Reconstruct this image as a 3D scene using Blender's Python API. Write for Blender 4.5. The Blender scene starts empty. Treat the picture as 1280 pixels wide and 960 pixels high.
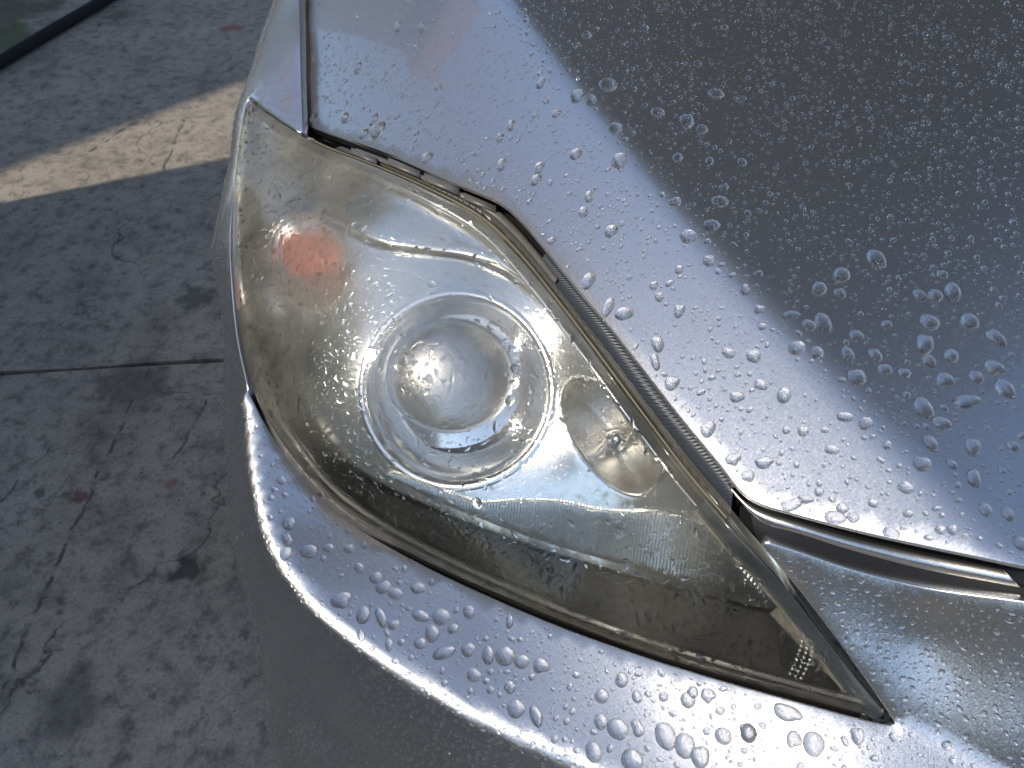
import bpy, bmesh, math, random
import numpy as np
from mathutils import Vector, Matrix
from mathutils.geometry import delaunay_2d_cdt

random.seed(7); rng = np.random.default_rng(7)
scene = bpy.context.scene
COL = scene.collection
R = math.radians

# ------------------------------------------------------------------ camera
PITCH, FPX = 48.0, 930.0
CAM = np.array([0.0, 0.0, 1.20])
cam_data = bpy.data.cameras.new("camera"); cam = bpy.data.objects.new("camera", cam_data)
COL.objects.link(cam); scene.camera = cam
cam.location = CAM; cam.rotation_euler = (R(90 - PITCH), 0, 0)
cam_data.sensor_width = 36.0; cam_data.lens = FPX / 1280 * 36.0
cam_data.clip_start = 0.02; cam_data.clip_end = 400
cam_data.dof.use_dof = True; cam_data.dof.focus_distance = 0.56; cam_data.dof.aperture_fstop = 16.0

# ------------------------------------------------------------------ sky, sun, exposure
SUN_EL, SUN_AZ = 50.0, (-0.80, -0.60)          # elevation, direction towards the sun in plan
world = bpy.data.worlds.new("World"); scene.world = world; world.use_nodes = True
wn, wl = world.node_tree.nodes, world.node_tree.links
sky = wn.new('ShaderNodeTexSky'); sky.sky_type = 'NISHITA'; sky.sun_disc = False
sky.sun_elevation = R(SUN_EL); sky.sun_rotation = math.atan2(SUN_AZ[0], SUN_AZ[1])
sky.air_density = 1.0; sky.dust_density = 0.9; sky.ozone_density = 1.2
wl.new(sky.outputs[0], wn['Background'].inputs[0]); wn['Background'].inputs[1].default_value = 0.15
sun_data = bpy.data.lights.new("sun", 'SUN'); sun_data.energy = 2.45; sun_data.angle = R(0.7)
sun_data.color = (1.0, 0.93, 0.82)
sun = bpy.data.objects.new("sun", sun_data); COL.objects.link(sun)
_h = math.hypot(*SUN_AZ)
SUN_DIR = Vector((SUN_AZ[0] / _h * math.cos(R(SUN_EL)), SUN_AZ[1] / _h * math.cos(R(SUN_EL)), math.sin(R(SUN_EL))))
sun.rotation_euler = SUN_DIR.to_track_quat('Z', 'Y').to_euler(); sun.location = (-3, -2, 5)
vs = scene.view_settings
vs.view_transform = 'Standard'; vs.look = 'None'; vs.gamma = 1.0; vs.use_curve_mapping = False; vs.exposure = 0.62
scene.cycles.max_bounces = 8; scene.cycles.transmission_bounces = 7; scene.cycles.transparent_max_bounces = 24
scene.cycles.sample_clamp_indirect = 30.0
scene.cycles.use_denoising = True

# ------------------------------------------------------------------ materials
def mat(name):
    m = bpy.data.materials.new(name); m.use_nodes = True
    n = m.node_tree.nodes
    return m, n, m.node_tree.links, n['Principled BSDF']
def setp(b, **k):
    for kk, v in k.items():
        b.inputs[kk.replace('_', ' ')].default_value = v
def simple(name, col, rough=0.5, metal=0.0, noise=0.0, nscale=80.0, bump=0.0, coat=0.0):
    m, n, l, b = mat(name)
    setp(b, Base_Color=(*col, 1), Roughness=rough, Metallic=metal); b.inputs['Coat Weight'].default_value = coat
    if noise or bump:
        t = n.new('ShaderNodeTexNoise'); t.inputs['Scale'].default_value = nscale; t.inputs['Detail'].default_value = 6
        g = n.new('ShaderNodeTexCoord'); l.new(g.outputs['Object'], t.inputs['Vector'])
        if noise:
            x = n.new('ShaderNodeMixRGB'); x.blend_type = 'MULTIPLY'; x.inputs[0].default_value = noise
            x.inputs[1].default_value = (*col, 1); l.new(t.outputs[0], x.inputs[2]); l.new(x.outputs[0], b.inputs['Base Color'])
        if bump:
            bp = n.new('ShaderNodeBump'); bp.inputs['Strength'].default_value = bump; bp.inputs['Distance'].default_value = 0.002
            l.new(t.outputs[0], bp.inputs['Height']); l.new(bp.outputs[0], b.inputs['Normal'])
    return m

def make_paint():
    m, n, l, b = mat("silver_paint")
    setp(b, Metallic=1.0, Roughness=0.33)
    b.inputs['Coat Weight'].default_value = 1.0; b.inputs['Coat Roughness'].default_value = 0.035; b.inputs['Coat IOR'].default_value = 1.5
    g = n.new('ShaderNodeTexCoord')
    v = n.new('ShaderNodeTexVoronoi'); v.inputs['Scale'].default_value = 1500
    l.new(g.outputs['Object'], v.inputs['Vector'])
    # metal flakes: tiny random tilts and brightness
    r = n.new('ShaderNodeValToRGB'); r.color_ramp.elements[0].color = (0.485, 0.478, 0.465, 1); r.color_ramp.elements[1].color = (0.665, 0.657, 0.64, 1)
    l.new(v.outputs['Color'], r.inputs[0]); l.new(r.outputs[0], b.inputs['Base Color'])
    sub = n.new('ShaderNodeVectorMath'); sub.operation = 'SUBTRACT'; sub.inputs[1].default_value = (0.5, 0.5, 0.5); l.new(v.outputs['Color'], sub.inputs[0])
    sc = n.new('ShaderNodeVectorMath'); sc.operation = 'SCALE'; sc.inputs['Scale'].default_value = 0.09; l.new(sub.outputs[0], sc.inputs[0])
    ge = n.new('ShaderNodeNewGeometry')
    ad = n.new('ShaderNodeVectorMath'); ad.operation = 'ADD'; l.new(ge.outputs['Normal'], ad.inputs[0]); l.new(sc.outputs[0], ad.inputs[1])
    no = n.new('ShaderNodeVectorMath'); no.operation = 'NORMALIZE'; l.new(ad.outputs[0], no.inputs[0]); l.new(no.outputs[0], b.inputs['Normal'])
    nz = n.new('ShaderNodeTexNoise'); nz.inputs['Scale'].default_value = 9; l.new(g.outputs['Object'], nz.inputs['Vector'])
    bp = n.new('ShaderNodeBump'); bp.inputs['Strength'].default_value = 0.02; bp.inputs['Distance'].default_value = 0.01
    l.new(nz.outputs[0], bp.inputs['Height']); l.new(bp.outputs[0], b.inputs['Coat Normal'])
    return m
PAINT = make_paint()

def make_water():
    m, n, l, b = mat("water")
    setp(b, Base_Color=(1, 1, 1, 1), Roughness=0.0, IOR=1.333); b.inputs['Transmission Weight'].default_value = 1.0
    return m
WATER = make_water()

def make_lens():
    m, n, l, b = mat("hazed_lens")
    out = n['Material Output']
    tr = n.new('ShaderNodeBsdfTransparent'); tr.inputs[0].default_value = (0.97, 0.965, 0.93, 1)
    rf = n.new('ShaderNodeBsdfRefraction'); rf.inputs['Color'].default_value = (0.97, 0.965, 0.93, 1); rf.inputs['Roughness'].default_value = 0.28; rf.inputs['IOR'].default_value = 1.06
    df = n.new('ShaderNodeBsdfDiffuse'); df.inputs[0].default_value = (0.70, 0.67, 0.56, 1)
    tl = n.new('ShaderNodeBsdfTranslucent'); tl.inputs[0].default_value = (0.70, 0.67, 0.56, 1)
    hz = n.new('ShaderNodeMixShader'); hz.inputs[0].default_value = 0.5; l.new(df.outputs[0], hz.inputs[1]); l.new(tl.outputs[0], hz.inputs[2])
    g = n.new('ShaderNodeTexCoord')
    def fac(scale, f0, f1, t0, t1, detail=8, rough=0.7):
        t = n.new('ShaderNodeTexNoise'); t.inputs['Scale'].default_value = scale; t.inputs['Detail'].default_value = detail; t.inputs['Roughness'].default_value = rough
        l.new(g.outputs['Object'], t.inputs['Vector'])
        mr = n.new('ShaderNodeMapRange'); mr.inputs['From Min'].default_value = f0; mr.inputs['From Max'].default_value = f1; mr.inputs['To Min'].default_value = t0; mr.inputs['To Max'].default_value = t1
        l.new(t.outputs[0], mr.inputs[0]); return mr.outputs[0]
    m1 = n.new('ShaderNodeMixShader'); l.new(fac(8, .3, .7, .38, .66), m1.inputs[0]); l.new(tr.outputs[0], m1.inputs[1]); l.new(rf.outputs[0], m1.inputs[2])
    # lens haze; facing weight adds sunlit glow at left, keeps lower wall dark
    ge = n.new('ShaderNodeNewGeometry'); sx = n.new('ShaderNodeVectorMath'); sx.operation = 'DOT_PRODUCT'; l.new(ge.outputs['Normal'], sx.inputs[0]); sx.inputs[1].default_value = (-.5, .35, .8)
    up_ = n.new('ShaderNodeMapRange'); up_.inputs['From Min'].default_value = 0.30; up_.inputs['From Max'].default_value = 0.72; up_.inputs['To Min'].default_value = 0.35; up_.inputs['To Max'].default_value = 4.2; l.new(sx.outputs['Value'], up_.inputs[0])
    mu = n.new('ShaderNodeMath'); mu.operation = 'MULTIPLY'; l.new(fac(13, .3, .75, .02, .09), mu.inputs[0]); l.new(up_.outputs[0], mu.inputs[1])
    mx = n.new('ShaderNodeMixShader'); l.new(mu.outputs[0], mx.inputs[0]); l.new(m1.outputs[0], mx.inputs[1]); l.new(hz.outputs[0], mx.inputs[2])
    gl = n.new('ShaderNodeBsdfGlossy'); gl.inputs['Roughness'].default_value = 0.06
    t2 = n.new('ShaderNodeTexNoise'); t2.inputs['Scale'].default_value = 300; l.new(g.outputs['Object'], t2.inputs['Vector'])
    bp = n.new('ShaderNodeBump'); bp.inputs['Strength'].default_value = 0.12; bp.inputs['Distance'].default_value = 0.001
    l.new(t2.outputs[0], bp.inputs['Height']); l.new(bp.outputs[0], gl.inputs['Normal'])
    fr = n.new('ShaderNodeFresnel'); fr.inputs[0].default_value = 1.5
    mf = n.new('ShaderNodeMixShader'); l.new(fr.outputs[0], mf.inputs[0]); l.new(mx.outputs[0], mf.inputs[1]); l.new(gl.outputs[0], mf.inputs[2])
    l.new(mf.outputs[0], out.inputs[0]); n.remove(b)
    return m
LENS = make_lens()
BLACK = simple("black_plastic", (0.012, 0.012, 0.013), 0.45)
GASKET = simple("grey_gasket", (0.06, 0.065, 0.075), 0.4)
CHROME = simple("chrome", (0.86, 0.86, 0.83), 0.20, 1.0, bump=0.05, nscale=40)
CHROME_S = simple("chrome_smooth", (0.88, 0.88, 0.86), 0.14, 1.0)
CHROME_R = simple("chrome_dull", (0.80, 0.78, 0.74), 0.38, 1.0, noise=0.4, nscale=50)
YELLOW = simple("yellowed_plastic", (0.16, 0.14, 0.09), 0.55, 0.0, noise=0.5, nscale=60)
BEIGE = simple("aged_clear_plastic", (0.30, 0.27, 0.21), 0.4, noise=0.6, nscale=90)
DARKIN = simple("dark_housing", (0.012, 0.012, 0.011), 0.6, noise=0.4, nscale=120)
DARKIN.node_tree.nodes["Principled BSDF"].inputs["Specular IOR Level"].default_value = 0.15
SATIN = simple("satin_shield", (0.55, 0.55, 0.54), 0.30, 0.9, noise=0.35, nscale=60)
WHITE = simple("clear_bead", (0.9, 0.9, 0.88), 0.08, 0.6)
SEAL = simple("seal", (0.07, 0.068, 0.06), 0.45, noise=0.5, nscale=200, bump=0.3)
FLANGE = simple("flange", (0.055, 0.052, 0.044), 0.35, noise=0.7, nscale=150)
EDGEWALL = simple("edge_wall", (0.30, 0.35, 0.41), 0.22, 0.75, noise=0.6, nscale=70, bump=0.15)
RUBBER = simple("rubber", (0.012, 0.012, 0.014), 0.65)
RUBBER.node_tree.nodes["Principled BSDF"].inputs["Specular IOR Level"].default_value = 0.2
BLACK.node_tree.nodes["Principled BSDF"].inputs["Specular IOR Level"].default_value = 0.2
HOSE = simple("hose_rubber", (0.008, 0.008, 0.008), 0.9)
CLIPS = simple("clip_plastic", (0.13, 0.12, 0.105), 0.4, noise=0.5, nscale=160)
def ridged(name, col, rough, metal, scale, dist, axis=None):
    m, n, l, b = mat(name); setp(b, Base_Color=(*col, 1), Roughness=rough, Metallic=metal)
    g = n.new('ShaderNodeTexCoord'); mp = n.new('ShaderNodeMapping'); l.new(g.outputs['Object'], mp.inputs[0])
    if axis: mp.inputs['Rotation'].default_value = axis
    w = n.new('ShaderNodeTexWave'); w.inputs['Scale'].default_value = scale; w.inputs['Distortion'].default_value = 0.3; l.new(mp.outputs[0], w.inputs[0])
    bp = n.new('ShaderNodeBump'); bp.inputs['Strength'].default_value = 0.5; bp.inputs['Distance'].default_value = dist
    l.new(w.outputs[0], bp.inputs['Height']); l.new(bp.outputs[0], b.inputs['Normal'])
    return m
RIBBED = ridged("ribbed_gasket", (0.035, 0.042, 0.052), 0.4, 0.0, 260, 0.0005, (0, 0, R(-55)))
SERR = ridged("serrated_plastic", (0.07, 0.065, 0.055), 0.3, 0.0, 200, 0.0015, (0, 0, R(-40)))
FLUTED = ridged("fluted_chrome", (0.88, 0.88, 0.84), 0.2, 1.0, 130, 0.0012, (0, 0, R(8)))
AMBER = simple("amber_glass", (0.46, 0.085, 0.045), 0.4, noise=0.5, nscale=50)

# ------------------------------------------------------------------ object helpers
def tag(o, label=None, cat=None, group=None, kind=None):
    if label: o["label"] = label
    if cat: o["category"] = cat
    if group: o["group"] = group
    if kind: o["kind"] = kind
    return o
def mesh_obj(name, verts, faces, material, parent=None, smooth=True):
    me = bpy.data.meshes.new(name); me.from_pydata([tuple(map(float, v)) for v in verts], [], [tuple(map(int, f)) for f in faces])
    me.materials.append(material)
    if smooth: me.polygons.foreach_set('use_smooth', [True] * len(me.polygons))
    me.update()
    o = bpy.data.objects.new(name, me); COL.objects.link(o)
    if parent: o.parent = parent
    return o
def empty(name, loc=(0, 0, 0)):
    o = bpy.data.objects.new(name, None); COL.objects.link(o); o.location = loc; o.empty_display_size = 0.1
    return o

# ------------------------------------------------------------------ pixel rays and body surface
cp, sp = math.cos(R(PITCH)), math.sin(R(PITCH))
FW, UP = np.array([0, cp, -sp]), np.array([0, sp, cp])
def ray(px, py):
    px = np.asarray(px, float); py = np.asarray(py, float)
    a = (px - 640) / FPX; b = (480 - py) / FPX
    return np.stack([a, FW[1] + b * UP[1], FW[2] + b * UP[2]], -1)
def at_z(px, py, z):
    d = ray(px, py); return CAM + d * ((z - CAM[2]) / d[..., 2])[..., None]
def project(P):
    v = np.asarray(P, float) - CAM
    f = v @ FW
    return 640 + FPX * v[..., 0] / f, 480 - FPX * (v @ UP) / f

W = np.array([-0.45, -0.50, 0.74]); W /= np.linalg.norm(W)
E1 = np.cross([0, 0, 1], W); E1 /= np.linalg.norm(E1); E2 = np.cross(W, E1)
def to_pq(P): P = np.asarray(P, float); return np.stack([P @ E1, P @ E2], -1)

ctrl_px = [  # pixel x, y and height of points on wing, lamp glass, bumper ledge and cheek
 (381,0,.862),(384,80,.838),(386,165,.817),(352,60,.836),(350,120,.820),
 (312,128,.808),(290,300,.760),(400,300,.815),(400,480,.762),(305,470,.715),(345,380,.775),
 (390,640,.670),(520,400,.803),(520,600,.722),(560,725,.652),(620,750,.648),(850,830,.662),
 (640,480,.775),(640,272,.838),(520,235,.840),(760,410,.828),(800,600,.752),(800,720,.698),(900,750,.722),
 (910,600,.800),(1000,742,.752),(1113,902,.690),(700,560,.758),
 (960,670,.786),(1150,800,.738),(1280,760,.788),(1280,960,.700),(1120,730,.772),(1200,880,.716)]
ridge_px = [(304,500,.716),(309,560,.700),(320,630,.686),(345,700,.674),(400,770,.663),(480,830,.653),(560,880,.647),(640,920,.644),(720,955,.642),(900,1040,.641),(1150,1110,.649)]
ledge_px = [(450,720,.662),(640,830,.648),(800,900,.650),(960,940,.662),(1080,980,.672),(390,645,.672),(330,535,.702),(455,665,.664),(560,727,.656),(620,752,.652),(740,800,.657),(850,834,.665),(1000,880,.681),(1113,904,.690),(1230,962,.690),(1400,1040,.690)]
zpt = lambda L: [at_z(np.float64(a), np.float64(b), c) for a, b, c in L]
side_up = [(-.320,1.058,.79),(-.303,.597,.73),(-.326,.8,.74),(-.312,.69,.74),(-.317,.93,.79),(-.325,.8,.65),(-.325,.8,.5),(-.325,1.1,.78),(-.335,1.1,.65),(-.335,1.1,.5),(-.29,1.1,.86),
 (-.308,.6,.64),(-.310,.6,.5),(-.284,.45,.62),(-.330,1.1,.3),(-.322,.8,.3),(-.300,.6,.3),(-.290,.45,.5),(-.286,.42,.3)]
up = np.array(zpt(ctrl_px) + [np.array(p) for p in side_up + [(.45,.115,.685),(.42,.17,.79),(.6,.15,.79),(.6,.10,.68),(.95,.15,.79),(.95,.10,.68),(-.16,.30,.60),(-.01,.23,.58),(.13,.18,.59),(.26,.13,.61)]])
ledge = np.array(zpt(ridge_px) + zpt(ledge_px) + [np.array(p) for p in [(.45,.115,.69),(.6,.10,.69),(.40,.045,.655),(.6,.04,.655),(.95,.10,.69),(.95,.04,.655)]])
face = np.array(zpt(ridge_px) + [np.array(p) for p in [
 (-.284,.44,.62),(-.269,.355,.54),(-.268,.36,.44),(-.235,.24,.45),(-.224,.205,.41),(-.21,.19,.30),(-.163,.215,.50),(-.10,.155,.45),(0.0,.09,.45),
 (.08,.06,.45),(.22,.03,.45),(.42,.01,.45),(.6,-.01,.45),(-.06,.13,.32),(.1,.06,.32),(.3,.02,.32),(.6,0,.32),(.95,0,.32),(.95,-.01,.45),(.95,.04,.655),(.40,.045,.655),(.6,.04,.655),
 (-.33,.6,.5),(-.33,.6,.3),(-.294,.44,.5),(-.295,.42,.3),(-.37,.8,.5),(-.40,1.1,.5),(-.335,.56,.70),(-.42,.8,.80),(-.46,1.1,.85),(-.36,.6,.82)]])
def phi(r2): return 0.5 * r2 * np.log(r2 + 1e-12)
class TPS:
    def __init__(self, P, lam):
        self.x = to_pq(P); y = P @ W; n = len(y)
        K = phi(((self.x[:, None] - self.x[None]) ** 2).sum(-1)) + lam * np.eye(n)
        Q = np.c_[np.ones(n), self.x]; A = np.block([[K, Q], [Q.T, np.zeros((3, 3))]])
        self.w = np.linalg.solve(A, np.r_[y, np.zeros(3)])
    def __call__(self, c):
        return phi(((c[:, None] - self.x[None]) ** 2).sum(-1)) @ self.w[:-3] + self.w[-3] + c @ self.w[-2:]
cheek = np.array(zpt([(960,670,.786),(1150,800,.738),(1280,760,.788),(1280,960,.700),(1120,730,.772),(1200,880,.716),(1000,742,.752),(1060,825,.722),(1113,902,.690)]) + [np.array(p) for p in [(.45,.115,.685),(.42,.17,.79),(.6,.15,.79),(.6,.10,.68),(.95,.15,.79),(.95,.10,.68),(-.16,.30,.57),(-.01,.24,.55),(.10,.195,.57),(.18,.16,.59),(.27,.12,.60),(-.22,.40,.58)]])
T_UP, T_FACE, T_LEDGE, T_CHEEK = TPS(up, 1.2e-4), TPS(face, 1e-4), TPS(ledge, 4e-4), TPS(cheek, 2e-4)
def smin(a, b, k):
    h = np.clip(0.5 + 0.5 * (b - a) / k, 0, 1); return b * (1 - h) + a * h - k * h * (1 - h)
def chunked(f):
    def g(pq):
        pq = np.atleast_2d(pq); return np.concatenate([f(pq[i:i + 4000]) for i in range(0, len(pq), 4000)]) if len(pq) else np.zeros(0)
    return g
h_up = chunked(T_UP)                                                              # lamp glass
h_wing = chunked(lambda c: smin(T_UP(c), T_FACE(c), .005))                        # wing
h_bump = chunked(lambda c: smin(-smin(-T_CHEEK(c), -T_LEDGE(c), .003), T_FACE(c), .0018))   # bumper: cheek, ledge and face
def surf(pq, depth=0.0, hf=h_up):
    pq = np.atleast_2d(pq); h = hf(pq) - depth
    return pq[:, :1] * E1 + pq[:, 1:] * E2 + h[:, None] * W
def normal(pq, hf=h_up):
    pq = np.atleast_2d(pq); e = 1e-3
    gx = (hf(pq + [e, 0]) - hf(pq - [e, 0])) / (2 * e); gy = (hf(pq + [0, e]) - hf(pq - [0, e])) / (2 * e)
    n = W - gx[:, None] * E1 - gy[:, None] * E2
    return n / np.linalg.norm(n, axis=1)[:, None]
S_W, N_W = (lambda v: surf(v, 0, h_wing)), (lambda v: normal(v, h_wing))
S_B, N_B = (lambda v: surf(v, 0, h_bump)), (lambda v: normal(v, h_bump))
def hit(px, py, depth=0.0, hf=h_up):
    """first point where the pixel ray meets the body surface (sunk by depth)"""
    d = np.atleast_2d(ray(px, py)); n = len(d); depth = np.broadcast_to(depth, n)
    ts = np.linspace(0.30, 1.25, 120); best = np.full(n, np.nan); prev = None
    def f(t):
        P = CAM + d * t[:, None]; return P @ W - hf(to_pq(P)) + depth
    lo = np.full(n, ts[0]); hi = np.full(n, ts[-1]); found = np.zeros(n, bool); pv = f(lo); fm = np.abs(pv); tm = lo.copy()
    for a, b in zip(ts[:-1], ts[1:]):
        nv = f(np.full(n, b)); new = (~found) & (pv > 0) & (nv <= 0)
        lo[new] = a; hi[new] = b; found |= new; pv = nv
        cl = np.abs(nv) < fm; fm = np.where(cl, np.abs(nv), fm); tm = np.where(cl, b, tm)
    for _ in range(30):
        m = (lo + hi) / 2; s = f(m) > 0; lo = np.where(s, m, lo); hi = np.where(s, hi, m)
    P = CAM + d * hi[:, None]
    if not found.all():        # the ray slips past the silhouette: take the nearest place on the surface
        q = to_pq(CAM + d[~found] * tm[~found][:, None])
        P[~found] = q[:, :1] * E1 + q[:, 1:] * E2 + (hf(q) - depth[~found])[:, None] * W
    return P

def spline(pts, n, closed=False):
    """Catmull-Rom through points, resampled to n points evenly by length"""
    p = np.array(pts, float)
    if closed: p = np.vstack([p[-1], p, p[0], p[1]])
    else: p = np.vstack([2 * p[0] - p[1], p, 2 * p[-1] - p[-2]])
    out = []
    for i in range(1, len(p) - 2):
        t = np.linspace(0, 1, 24, endpoint=False)[:, None]
        a, b, c, d = p[i - 1], p[i], p[i + 1], p[i + 2]
        out.append(0.5 * (2 * b + (c - a) * t + (2 * a - 5 * b + 4 * c - d) * t ** 2 + (3 * b - a - 3 * c + d) * t ** 3))
    out = np.vstack(out + [p[-2][None]])
    s = np.r_[0, np.cumsum(np.linalg.norm(np.diff(out, axis=0), axis=1))]
    q = np.linspace(0, s[-1], n, endpoint=not closed)
    return np.stack([np.interp(q, s, out[:, k]) for k in range(out.shape[1])], -1)
def in_poly(pts, poly):
    x, y = pts[:, 0], pts[:, 1]; c = np.zeros(len(pts), bool); j = len(poly) - 1
    for i in range(len(poly)):
        xi, yi = poly[i]; xj, yj = poly[j]
        if yi != yj:
            k = ((yi > y) != (yj > y)) & (x < (xj - xi) * (y - yi) / (yj - yi) + xi); c ^= k
        j = i
    return c
def dist_poly(pts, poly):
    d = np.full(len(pts), 1e9); q = np.roll(poly, -1, 0)
    for a, b in zip(poly, q):
        ab = b - a; t = np.clip(((pts - a) @ ab) / max(ab @ ab, 1e-12), 0, 1)
        d = np.minimum(d, np.linalg.norm(pts - a - t[:, None] * ab, axis=1))
    return d
def area2(poly): x, y = poly[:, 0], poly[:, 1]; return 0.5 * np.sum(x * np.roll(y, -1) - np.roll(x, -1) * y)

def panel(name, poly, sfun, nfun, step, material, parent, roll=0.0012, flange=0.012, holes=(), extra=None):
    """triangulated skin over a closed outline in the plane, with a rolled edge and a flange"""
    poly = np.array(poly, float)
    if area2(poly) < 0: poly = poly[::-1]
    lo, hi = poly.min(0), poly.max(0)
    gx, gy = np.meshgrid(np.arange(lo[0], hi[0], step), np.arange(lo[1], hi[1], step * 0.9))
    gx[1::2] += step / 2
    g = np.stack([gx.ravel(), gy.ravel()], -1)
    if extra is not None: g = np.vstack([g, extra])
    loops = [poly] + [np.array(h, float) for h in holes]
    ok = in_poly(g, poly)
    for h in loops[1:]: ok &= ~in_poly(g, h)
    g = g[ok]
    for q in loops: g = g[dist_poly(g, q) > step * 0.45]
    pts, edges = [], []
    for q in loops:
        b = len(pts); pts += [tuple(x) for x in q]; edges += [(b + i, b + (i + 1) % len(q)) for i in range(len(q))]
    nb = len(pts); pts += [tuple(x) for x in g]
    vo, eo, fo, ov, oe, of = delaunay_2d_cdt([Vector(p) for p in pts], edges, [], 0, 1e-7)
    V = np.array([v[:] for v in vo]); F = np.array([f[:] for f in fo if len(f) == 3])
    c = V[F].mean(1); k = in_poly(c, poly)
    for h in loops[1:]: k &= ~in_poly(c, h)
    F = F[k]
    P3 = sfun(V); verts = [P3]; faces = [tuple(f) for f in F]
    # orientation
    f0 = F[:200]; nn = np.cross(P3[f0[:, 1]] - P3[f0[:, 0]], P3[f0[:, 2]] - P3[f0[:, 0]]); n0 = nfun(V[f0[:, 0]])
    if (np.einsum('ij,ij->i', nn, n0)).sum() < 0: faces = [f[::-1] for f in faces]
    base = len(P3)
    if flange:
        inv = {}
        for i, o in enumerate(ov):
            for q in o: inv[q] = i
        b = 0
        for q in loops:
            m = len(q); idx = [inv[b + i] for i in range(m)]; b += m
            P = P3[idx]; N = nfun(V[idx]); T = np.roll(P, -1, 0) - np.roll(P, 1, 0)
            O = np.cross(T, N); O /= np.linalg.norm(O, axis=1)[:, None] + 1e-12
            if area2(q) < 0 and q is not poly: pass
            # make sure O points away from the skin
            mid = nfun(V[idx])
            test = to2 = None
            rings = [P + O * roll * 0.6 - N * roll * 0.2, P + O * roll - N * roll * 0.9, P + O * roll - N * flange]
            prev = idx
            for rg in rings:
                cur = list(range(base, base + m)); verts.append(rg); base += m
                for i in range(m):
                    j = (i + 1) % m
                    faces.append((prev[i], cur[i], cur[j], prev[j]))
                prev = cur
    o = mesh_obj(name, np.vstack(verts), faces, material, parent)
    return o
def pq_from_px(pts, depth=0.0, hf=h_up):
    pts = np.array(pts, float); return to_pq(hit(pts[:, 0], pts[:, 1], depth, hf))
def pq_from_xyz(pts): return to_pq(np.array(pts, float))
def strip(name, rails, material, parent, n=160, closed=False, smooth=True):
    """ruled bands through pixel rails [(points, depth)], lying at given depths under the body surface"""
    rows = []
    for pts, dep in rails:
        s = spline(pts, n, closed)
        dd = np.interp(np.linspace(0, 1, n), np.linspace(0, 1, len(dep)), dep) if hasattr(dep, '__len__') else dep
        rows.append(hit(s[:, 0], s[:, 1], dd))
    V = np.vstack(rows); F = []
    for r in range(len(rows) - 1):
        for i in range(n - (0 if closed else 1)):
            j = (i + 1) % n
            F.append((r * n + i, r * n + j, (r + 1) * n + j, (r + 1) * n + i))
    return mesh_obj(name, V, F, material, parent, smooth)

# hood: two gently crowned planes meeting in a soft ridge
HO = (0.855 - 0.30 * 0.499, 0.44, 0.30)            # outer slope of the hood
HC = 0.32
def _meet(px, py):
    d = ray(px, py); t = 0.6
    for _ in range(40):
        P = CAM + d * t; t = (HO[0] - HC * (P[0] - 0.04) ** 2 - CAM[2]) / (d[2] - HO[1] * d[0] - HO[2] * d[1])
    return CAM + d * t
_c1, _c2 = _meet(1000, 428), _meet(640, -10)
_gx = 0.01; _gy = ((_c1[2] - _c2[2]) - _gx * (_c1[0] - _c2[0])) / (_c1[1] - _c2[1])
HI = (_c1[2] - _gx * _c1[0] - _gy * _c1[1] + 0.002, _gx, _gy)   # upper face of the hood, beyond the ridge
def hood_z(x, y):
    zo = HO[0] + HO[1] * x + HO[2] * y - HC * (x - 0.04) ** 2
    zi = HI[0] + HI[1] * x + HI[2] * y - 0.02 * (x - 0.5) ** 2
    k = 0.004
    h = np.clip(0.5 + 0.5 * (zi - zo) / k, 0, 1)
    return zi * (1 - h) + zo * h - k * h * (1 - h)
def hood_s(xy): xy = np.atleast_2d(xy); return np.c_[xy, hood_z(xy[:, 0], xy[:, 1])]
def hood_n(xy):
    xy = np.atleast_2d(xy); e = 1e-3; x, y = xy[:, 0], xy[:, 1]
    gx = (hood_z(x + e, y) - hood_z(x - e, y)) / (2 * e); gy = (hood_z(x, y + e) - hood_z(x, y - e)) / (2 * e)
    n = np.stack([-gx, -gy, np.ones_like(gx)], -1); return n / np.linalg.norm(n, axis=1)[:, None]
def hood_hit(px, py, dz=0.0):
    d = np.atleast_2d(ray(px, py)); lo = np.full(len(d), 0.2); hi = np.full(len(d), 1.6)
    for _ in range(40):
        m = (lo + hi) / 2; P = CAM + d * m[:, None]; s = P[:, 2] > hood_z(P[:, 0], P[:, 1]) + dz
        lo = np.where(s, m, lo); hi = np.where(s, hi, m)
    return CAM + d * hi[:, None]

# ------------------------------------------------------------------ the car
car = empty("parked_car", (0.5, 1.6, 0))
CARINV = None
car.location = (0, 0, 0)
tag(car, "silver car with rain-beaded paint and a hazed yellowed headlight", "car")

# outlines in the photograph's pixels
HOOD_EDGE = [(386,157),(440,177),(500,199),(560,225),(620,250),(648,272),(682,311),(720,358),(760,405),(800,455),(850,519),(900,579),(925,611),(948,627),(990,640),(1070,661),(1160,681),(1253,700),(1290,707)]
LENS_TOP = [(312,127),(330,140),(360,160),(400,183),(460,206),(530,236),(595,272),(640,313),(685,367),(740,440),(800,522),(860,602),(920,671),(972,726),(1021,787),(1069,849),(1108,897)]
LENS_BOT = [(1108,897),(1085,893),(1000,871),(900,843),(800,812),(700,776),(600,733),(520,694),(455,657),(405,618),(365,570),(335,525),(314,480),(301,420),(294,360),(291,290),(294,220),(301,165),(312,127)]
BUMP_TOP = [(958,679),(1000,692),(1070,715),(1160,737),(1253,750),(1300,756)]

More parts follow.
